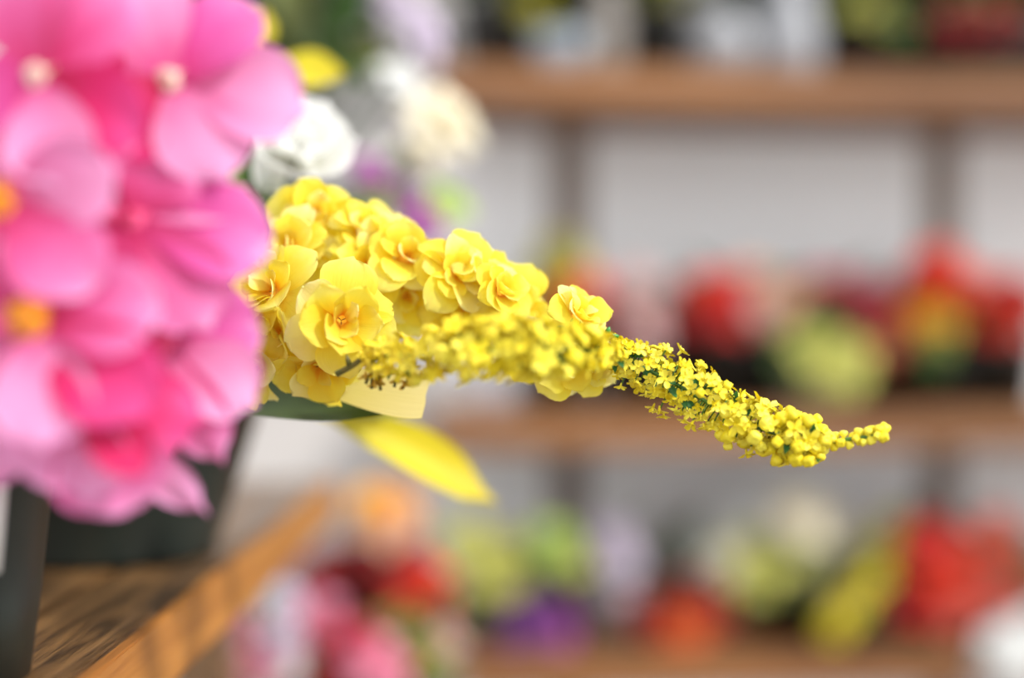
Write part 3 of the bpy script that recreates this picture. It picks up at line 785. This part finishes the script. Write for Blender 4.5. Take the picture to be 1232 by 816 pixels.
# ------------------------------------------------------------------ plants on the shelves
GM, GT, GL, GB = 'potted silk flowers on the middle shelf', 'things on the top shelf', 'potted silk flowers on the bottom shelf', 'silk flowers on the low bench'
mid = [
 ('white_flower_pot', 'white pot with pale blooms on the middle shelf, half hidden by yellow flowers', 594, mat('bluish_white_ceramic', (226, 230, 240), .25, .5, coat=.4), (.036, .028, .055), [(585, 395, 20, 'palepink'), (612, 400, 20, 'white')]),
 ('yellow_flower_pot', 'pot of olive and scarlet blooms on the middle shelf, right of the white pot', 668, None, (.055, .04, .09), [(668, 300, 26, 'olive'), (690, 320, 22, 'yellowgreen'), (706, 338, 27, 'scarlet'), (652, 326, 22, 'olive'), (680, 355, 26, 'scarlet'), (645, 350, 22, 'olive')]),
 ('pink_flower_pot', 'black pot of pale pink blooms on the middle shelf', 768, None, (.055, .04, .085), [(762, 345, 28, 'palepink'), (786, 362, 26, 'palepink'), (755, 378, 26, 'palepink'), (780, 395, 22, 'palepink'), (815, 385, 22, 'darkred'), (735, 395, 22, 'darkred')]),
 ('red_flower_pot', 'pot with one large red bloom on the middle shelf, left of peach blooms', 866, None, (.055, .042, .10), [(868, 362, 38, 'red'), (850, 340, 20, 'scarlet'), (885, 340, 22, 'red')]),
 ('peach_flower_pot', 'pot of peach blooms on the middle shelf, right of the large red bloom', 928, None, (.052, .04, .09), [(912, 336, 32, 'peach'), (942, 352, 30, 'peach'), (925, 372, 28, 'peach'), (905, 362, 24, 'palepink')]),
 ('crimson_flower_pot', 'crimson and pink blooms on the middle shelf, behind the yellow green ones', 1012, None, (.055, .04, .10), [(985, 345, 28, 'crimson'), (1012, 350, 30, 'crimson'), (1034, 368, 26, 'pink'), (1060, 392, 30, 'coral'), (1056, 362, 24, 'crimson'), (1068, 415, 22, 'coral')]),
 ('yellow_green_flower_pot', 'grey pot of yellow green blooms on the middle shelf, before the crimson ones', 985, 'g', (.050, .038, .07), [(1006, 432, 38, 'yellowgreen', -.06), (978, 412, 30, 'yellowgreen', -.05), (1022, 450, 24, 'yellowgreen', -.07), (958, 430, 22, 'green', -.05), (990, 455, 24, 'yellowgreen', -.05)]),
 ('orange_flower_pot', 'pot of tall red and orange yellow blooms on the middle shelf, before the post', 1128, None, (.055, .042, .08), [(1130, 312, 28, 'scarlet'), (1108, 335, 26, 'red'), (1150, 335, 26, 'scarlet'), (1128, 350, 26, 'orange'), (1120, 378, 24, 'gold'), (1138, 380, 22, 'gold'), (1128, 402, 20, 'yellowgreen', -.06), (1122, 425, 22, 'green', -.07), (1100, 366, 20, 'orange')]),
 ('scarlet_flower_pot', 'pot of scarlet blooms on the middle shelf, cut by the photo\'s right edge', 1205, None, (.058, .044, .09), [(1200, 368, 36, 'scarlet'), (1175, 340, 24, 'coral'), (1222, 352, 28, 'red'), (1205, 398, 24, 'scarlet'), (1228, 385, 24, 'scarlet'), (1180, 385, 22, 'red')]),
]
M_GREY = mat('grey_plastic', (146, 138, 130), .5, .4)
for i, (nm, lb, px, pm, pot, bl) in enumerate(mid):
    yin = .07 if nm == 'yellow_green_flower_pot' else (.175 if nm == 'crimson_flower_pot' else .12)
    plant(nm, lb, shelf_base(px, Z_MID, yin), pot, bl, 16, (M_LEAFD, M_LEAF, M_LEAFO)[i % 3] if i else M_LEAF, .075 if i else .04, GM, potm=M_GREY if pm == 'g' else pm, seed=i)
for i, px in enumerate((830, 1075, 1165)):
    b = shelf_base(px, Z_MID, .18)
    o = plant('leafy_pot', ('pot of dark leaves on the middle shelf, left of the large red bloom', 'pot of dark leaves on the middle shelf, right of the crimson blooms',
               'pot of dark leaves on the middle shelf, left of the scarlet blooms')[i], b, (.050, .038, .10), [], 22, M_LEAFD, .06, GM, seed=40 + i)

low = [
 ('green_flower_pot', 'black pot of pale yellow green blooms on the bottom shelf, leftmost there', 588, None, (.05, .04, .07), [(560, 650, 28, 'yellowgreen'), (600, 662, 28, 'yellowgreen'), (580, 690, 26, 'yellowgreen'), (548, 690, 24, 'cream'), (610, 700, 22, 'yellowgreen')]),
 ('lime_purple_flower_pot', 'black pot of lime blooms above a purple one on the bottom shelf', 650, None, (.055, .042, .06), [(668, 652, 28, 'lime'), (690, 672, 24, 'yellowgreen'), (660, 682, 22, 'green'), (640, 742, 36, 'purple', -.06), (618, 752, 26, 'purple', -.05), (666, 755, 26, 'violet', -.05)]),
 ('white_flower_pot', 'pot of greyish white blooms on the bottom shelf, between purple and orange ones', 735, 'g', (.05, .04, .07), [(735, 645, 24, 'lilac'), (722, 675, 24, 'white'), (752, 672, 22, 'lilac'), (738, 700, 22, 'lilac')]),
 ('orange_flower_pot', 'dark pot with one round glowing orange bloom on the bottom shelf', 820, None, (.055, .045, .06), [(818, 748, 38, 'orange', -.06), (782, 738, 26, 'darkred'), (858, 735, 26, 'darkred'), (820, 712, 24, 'darkred')]),
 ('white_bouquet_pot', 'wide dome of white and pale yellow blooms on the bottom shelf', 945, None, (.065, .05, .10), [(845, 650, 30, 'white'), (880, 622, 32, 'white'), (920, 608, 34, 'white'), (965, 620, 34, 'cream'), (1005, 645, 32, 'cream'), (1035, 672, 28, 'yellowgreen'), (870, 665, 30, 'cream'), (910, 655, 34, 'yellowgreen'), (950, 662, 34, 'yellowgreen'), (905, 695, 30, 'yellowgreen'), (985, 680, 30, 'cream'), (1020, 700, 24, 'cream'), (930, 635, 28, 'cream')]),
 ('yellow_flower_pot', 'dark pot of a bright yellow spray on the bottom shelf, before the white dome', 1022, None, (.045, .035, .05), [(1002, 752, 19, 'yellow', -.07), (1018, 736, 19, 'yellow', -.07), (1036, 712, 17, 'yellow', -.06), (1062, 660, 15, 'olive', -.03), (1072, 630, 15, 'olive', -.03), (1054, 690, 15, 'yellow', -.04)]),
 ('red_flower_pot', 'pot of deep red blooms on the bottom shelf, left of the coral ones', 1118, None, (.058, .044, .08), [(1110, 655, 30, 'red'), (1098, 690, 32, 'red'), (1130, 690, 32, 'scarlet'), (1140, 728, 30, 'coral'), (1108, 725, 30, 'red'), (1148, 660, 24, 'coral'), (1122, 635, 22, 'red')]),
 ('coral_flower_pot', 'pot of coral pink blooms on the bottom shelf, right of the deep red ones', 1195, None, (.055, .042, .08), [(1190, 715, 32, 'coral'), (1205, 640, 28, 'coral'), (1218, 675, 28, 'coral'), (1178, 690, 26, 'coral'), (1222, 705, 26, 'coral'), (1190, 665, 22, 'scarlet')]),
 ('small_white_flower_pot', 'dark pot with white blooms in the lower right corner of the photo', 1236, None, (.045, .035, .045), [(1218, 782, 34, 'white', -.08), (1240, 765, 30, 'white', -.07), (1232, 800, 24, 'white', -.07)]),
]
for i, (nm, lb, px, pm, pot, bl) in enumerate(low):
    yin = {'yellow_flower_pot': .07, 'small_white_flower_pot': .06, 'white_bouquet_pot': .16}.get(nm, .12)
    plant(nm, lb, shelf_base(px, Z_LOW, yin), pot, bl, 16, (M_LEAFD, M_LEAF, M_LEAFO)[i % 3], .07, GL, potm=M_GREY if pm == 'g' else None, seed=60 + i)

top = [
 ('leafy_pot', 'black pot of dark leaves at the left end of the top shelf', 600, None, (.06, .048, .10), [(640, 5, 24, 'olive')]),
 ('leafy_pot', 'pot of dark leaves on the top shelf, left of the white vases', 775, None, (.06, .048, .10), [(800, -20, 24, 'olive')]),
 ('leafy_pot', 'pot of dark leaves and olive blooms on the top shelf, right of the white vases', 1040, None, (.065, .05, .09), [(1060, 12, 24, 'olive'), (1030, 2, 26, 'yellowgreen'), (1082, 30, 20, 'green')]),
 ('red_flower_pot', 'black pot of dark red blooms on the top shelf near the right edge', 1175, None, (.075, .06, .06), [(1165, 22, 30, 'darkred'), (1195, 20, 30, 'red'), (1178, 2, 28, 'peach'), (1222, 18, 26, 'darkred'), (1140, 28, 22, 'darkred')]),
]
for i, (nm, lb, px, pm, pot, bl) in enumerate(top):
    plant(nm, lb, shelf_base(px, Z_TOP, .12), pot, bl, 26, M_LEAFD, .09, GT, seed=80 + i)
for i, px in enumerate((655, 700, 905, 1005, 1105, 1150, 1235)):
    lb = ('left of the bluish dish', 'behind the bluish dish', 'behind the white vases', 'just right of the tall white vase', 'left of the dark red blooms', 'behind the dark red blooms', 'right of the dark red blooms')[i]
    plant('leafy_pot', 'pot of dark leaves on the top shelf, ' + lb, shelf_base(px, Z_TOP, .175), (.048, .038, .09), [], 34, M_LEAFD, .085, GT, seed=120 + i, crown=.10)
# white vase and grey things on the top shelf
def vase(name, label, px, yin, prof, m, cat='vase', k=.72):
    prof = [(a * k, b * k) for a, b in prof]
    t = meshobj(name, lathe_mesh(name, prof, 40), m, None, T(shelf_base(px, Z_TOP, yin)))
    t['label'] = label; t['category'] = cat; t['group'] = GT
    return t
vase('white_vase', 'round white vase at the front of the top shelf, left of the tall one', 872, .045, [(.03, 0), (.052, .02), (.060, .05), (.048, .085), (.026, .10), (.028, .115), (.022, .115), (.02, .09)], M_CERAM)
vase('white_vase', 'tall white vase at the front of the top shelf, right of the round one', 950, .055, [(.045, 0), (.056, .01), (.058, .06), (.045, .12), (.038, .17), (.046, .19), (.040, .19), (.032, .16)], M_CERAM)
vase('grey_vase', 'slim grey vase on the top shelf between two dark leafy pots', 730, .07, [(.028, 0), (.034, .01), (.034, .10), (.028, .16), (.030, .17), (.024, .17), (.022, .12)], M_GREY)
d = thing('glass_dish', 'small bluish glass dish at the front edge of the top shelf', 'dish', shelf_base(675, Z_TOP, .05), GT)
M_GLASS = mat('bluish_glass', (196, 208, 218), .08, .6); M_GLASS.node_tree.nodes['Principled BSDF'].inputs['Transmission Weight'].default_value = .45
meshobj('bowl', lathe_mesh('bowl', [(.018, 0), (.022, .006), (.036, .022), (.041, .046), (.038, .046), (.033, .024), (.012, .010)], 36), M_GLASS, d, T(shelf_base(675, Z_TOP, .05)))

# ------------------------------------------------------------------ flowers on the low bench, beside the table edge
def bench_pt(px, d):
    p = P(px, 500, d); p.z = BZ; return p
bn = [
 ('dark_red_flower_pot', 'deep red blooms beyond the table with one orange bloom on top', 440, 1.52, (.065, .05, .12), [(462, 612, 40, 'apricot', -.04), (448, 600, 22, 'gold', -.06), (400, 690, 36, 'darkred'), (440, 672, 36, 'darkred'), (480, 668, 34, 'darkred'), (505, 700, 38, 'scarlet'), (375, 700, 30, 'darkred'), (470, 712, 34, 'red'), (512, 735, 28, 'scarlet'), (430, 712, 30, 'darkred'), (470, 640, 26, 'peach'), (490, 745, 26, 'scarlet')]),
 ('pink_flower_pot', 'rose pink and white blooms at the bottom, right beside the table edge', 300, 1.34, (.055, .045, .09), [(285, 765, 40, 'pink'), (250, 790, 44, 'palepink'), (300, 800, 42, 'palepink'), (322, 745, 22, 'white'), (342, 770, 22, 'lilac'), (345, 720, 20, 'lilac'), (345, 805, 22, 'white'), (312, 795, 30, 'pink'), (315, 770, 28, 'pink'), (270, 815, 36, 'palepink')]),
 ('red_pink_flower_pot', 'bright red and candy pink blooms at the photo\'s bottom, below the deep red ones', 430, 1.36, (.055, .045, .09), [(382, 742, 32, 'pink'), (412, 785, 36, 'red'), (448, 790, 36, 'pink'), (430, 765, 24, 'crimson'), (398, 812, 28, 'red'), (465, 812, 28, 'pink'), (385, 770, 26, 'white')]),
 ('olive_flower_pot', 'small olive and lime blooms at the photo\'s bottom, right of candy pink ones', 505, 1.44, (.045, .035, .09), [(505, 785, 26, 'olive'), (498, 760, 20, 'yellowgreen'), (520, 805, 24, 'green'), (535, 770, 18, 'palepink')]),
]
for i, (nm, lb, px, d_, pot, bl) in enumerate(bn):
    plant(nm, lb, bench_pt(px, d_), pot, bl, 12, (M_LEAFD, M_LEAF, M_LEAF, M_LEAFO)[i], .07, GB, potm=M_GREY if i == 3 else None, seed=90 + i, crown=.04)
